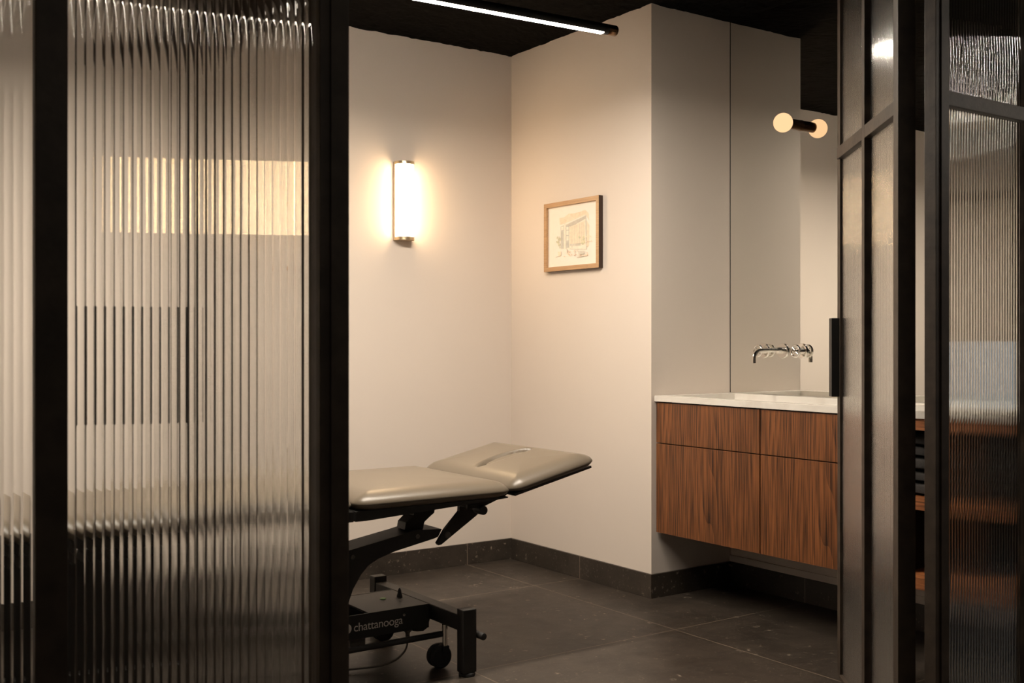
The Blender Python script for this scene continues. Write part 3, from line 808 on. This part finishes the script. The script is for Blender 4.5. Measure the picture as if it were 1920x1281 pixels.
obj('slab', bm, M_MARBLE, ct, angle=40)
bm = bmesh.new()
J = [(bx0 + 0.012, by0 + 0.02), (bx1 - 0.012, by0 + 0.02), (bx1 - 0.012, by1 - 0.012), (bx0 + 0.012, by1 - 0.012)]
a = [bm.verts.new((*q, z0 + 0.001)) for q in I]; b_ = [bm.verts.new((*q, z1 - bd)) for q in J]
for k in range(4): bm.faces.new((a[k], a[(k + 1) % 4], b_[(k + 1) % 4], b_[k]))
bm.faces.new(b_)
obj('basin', bm, M_MARBLE, ct)
obj('drain', lathe([(0, 0), (0.03, 0), (0.032, 0.002), (0, 0.004)], (3.47, 3.236, z1 - bd), (0, 0, 1), 28), M_CHROME, ct, angle=40)

# folded towels
def towel(x, y, z, th, w_, rz, label):
    bm = bmesh.new(); n = 18
    prof = []
    for k in range(n):
        a = 2 * PI * k / n
        cx_, sz_ = math.cos(a), math.sin(a)
        prof.append((math.copysign(abs(cx_) ** 0.35, cx_) * 0.5, math.copysign(abs(sz_) ** 0.6, sz_) * 0.5))
    rings = []
    N = 14
    for i in range(N + 1):
        t_ = i / N
        e = 1 - 0.06 * (abs(2 * t_ - 1) ** 6)
        r = []
        for (u, v) in prof:
            xx, yy, zz = u * 0.30 * e, (t_ - 0.5) * w_, v * th * (0.97 if 0 < i < N else 0.75)
            q = 0.004 * noise.noise(Vector((xx * 9 + z * 31, yy * 11, v * 2 + z * 17)))
            if abs(u) > 0.4: xx -= 0.004 * math.cos(v * 2 * PI * 2.0) * math.copysign(1, u)
            r.append(bm.verts.new((xx, yy, zz * 0.98 + q * 0.5)))
        rings.append(r)
    for A, B in zip(rings, rings[1:]):
        for k in range(n): bm.faces.new((A[k], A[(k + 1) % n], B[(k + 1) % n], B[k]))
    bm.faces.new(rings[0]); bm.faces.new(list(reversed(rings[-1])))
    bmesh.ops.transform(bm, matrix=Matrix.Translation((x, y, z + th / 2)) @ Matrix.Rotation(rz, 4, 'Z'), verts=bm.verts)
    o = obj('folded_towel', bm, M_TOWEL, smooth=True)
    return tag(o, label, 'towel', 'charcoal towels folded on the oak shelf')
places = ['lowest', 'second from bottom', 'middle', 'second from top', 'topmost']
for si, (yy, who) in enumerate(((2.195, 'of the stack in the gap by the hinge'), (1.905, 'of the stack behind right fluted pane'))):
    z = 0.590
    for k in range(5):
        th = [0.044, 0.040, 0.046, 0.038, 0.040][(k + si * 2) % 5]
        towel(3.43 + 0.006 * math.sin(k * 2.1 + si), yy, z, th, 0.25, 0.02 * math.sin(k * 1.7 + si), f'charcoal folded towel, {places[k]} {who}')
        z += th + 0.0005

# ---------------------------------------------------------------- tap on the mirror
T = empty('wall_tap', (XM, 3.236, 1.079), 'polished chrome wall tap with long spout and two round handles on the mirror', 'tap')
TZ = 1.079
def rosette(y): return obj('rosette', lathe([(0, 0), (0.033, 0), (0.033, 0.004), (0.0315, 0.006), (0.013, 0.006), (0.012, 0.010), (0, 0.010)], (XM, y, TZ), (-1, 0, 0), 40), M_CHROME, T, angle=30)
for y in (3.236,): rosette(y)
pts = spline([(XM - 0.006, 3.236, TZ + 0.002), (XM - 0.06, 3.236, TZ + 0.003), (XM - 0.135, 3.236, TZ + 0.002), (XM - 0.163, 3.236, TZ - 0.003), (XM - 0.179, 3.236, TZ - 0.019), (XM - 0.183, 3.236, TZ - 0.034), (XM - 0.183, 3.236, TZ - 0.052)], 7)
bm = bmesh.new(); add_tube(bm, pts, 0.0095, 20); add_lathe(bm, [(0, 0), (0.0135, 0), (0.0135, 0.030), (0.011, 0.033), (0, 0.033)], (XM - 0.008, 3.236, TZ + 0.002), (-1, 0, 0), 28)
obj('spout', bm, M_CHROME, T, angle=40)
for y in (3.344, 3.131):
    h = rosette(y); h.name = 'handle'
    bm = bmesh.new()
    add_lathe(bm, [(0, 0.004), (0.0135, 0.004), (0.0135, 0.026), (0.010, 0.029), (0.010, 0.042), (0.006, 0.046), (0, 0.046)], (XM, y, TZ), (-1, 0, 0), 28)
    hx = XM - 0.040
    for k in range(4):
        a = PI / 4 + k * PI / 2
        add_rod(bm, (hx, y, TZ), (hx, y + 0.023 * math.cos(a), TZ + 0.023 * math.sin(a)), 0.004, 10)
    add_tube(bm, [(hx, y + 0.024 * math.cos(2 * PI * k / 36), TZ + 0.024 * math.sin(2 * PI * k / 36)) for k in range(36)], 0.0052, 12, 0, True)
    hw = obj('handwheel', bm, M_CHROME, h, world=False, angle=40)
    hw.location = -T.location

# ---------------------------------------------------------------- globe lamp on the mirror
GY, GZ = 3.136, 2.050
G = empty('globe_lamp', (XM, GY, GZ), 'small bronze tube lamp with a glowing globe, fixed to the mirror', 'wall lamp')
obj('stem', lathe([(0, 0.0005), (0.0235, 0.0005), (0.0235, 0.004), (0.0225, 0.005), (0.0225, 0.082), (0.021, 0.084), (0, 0.084)], (XM, GY, GZ), (-1, 0, 0), 36), M_BRONZE, G, angle=35)
bm = bmesh.new(); bmesh.ops.create_uvsphere(bm, u_segments=40, v_segments=24, radius=0.041); bmesh.ops.translate(bm, verts=bm.verts, vec=(XM - 0.112, GY, GZ))
obj('globe', bm, M_GLOBE, G, smooth=True)
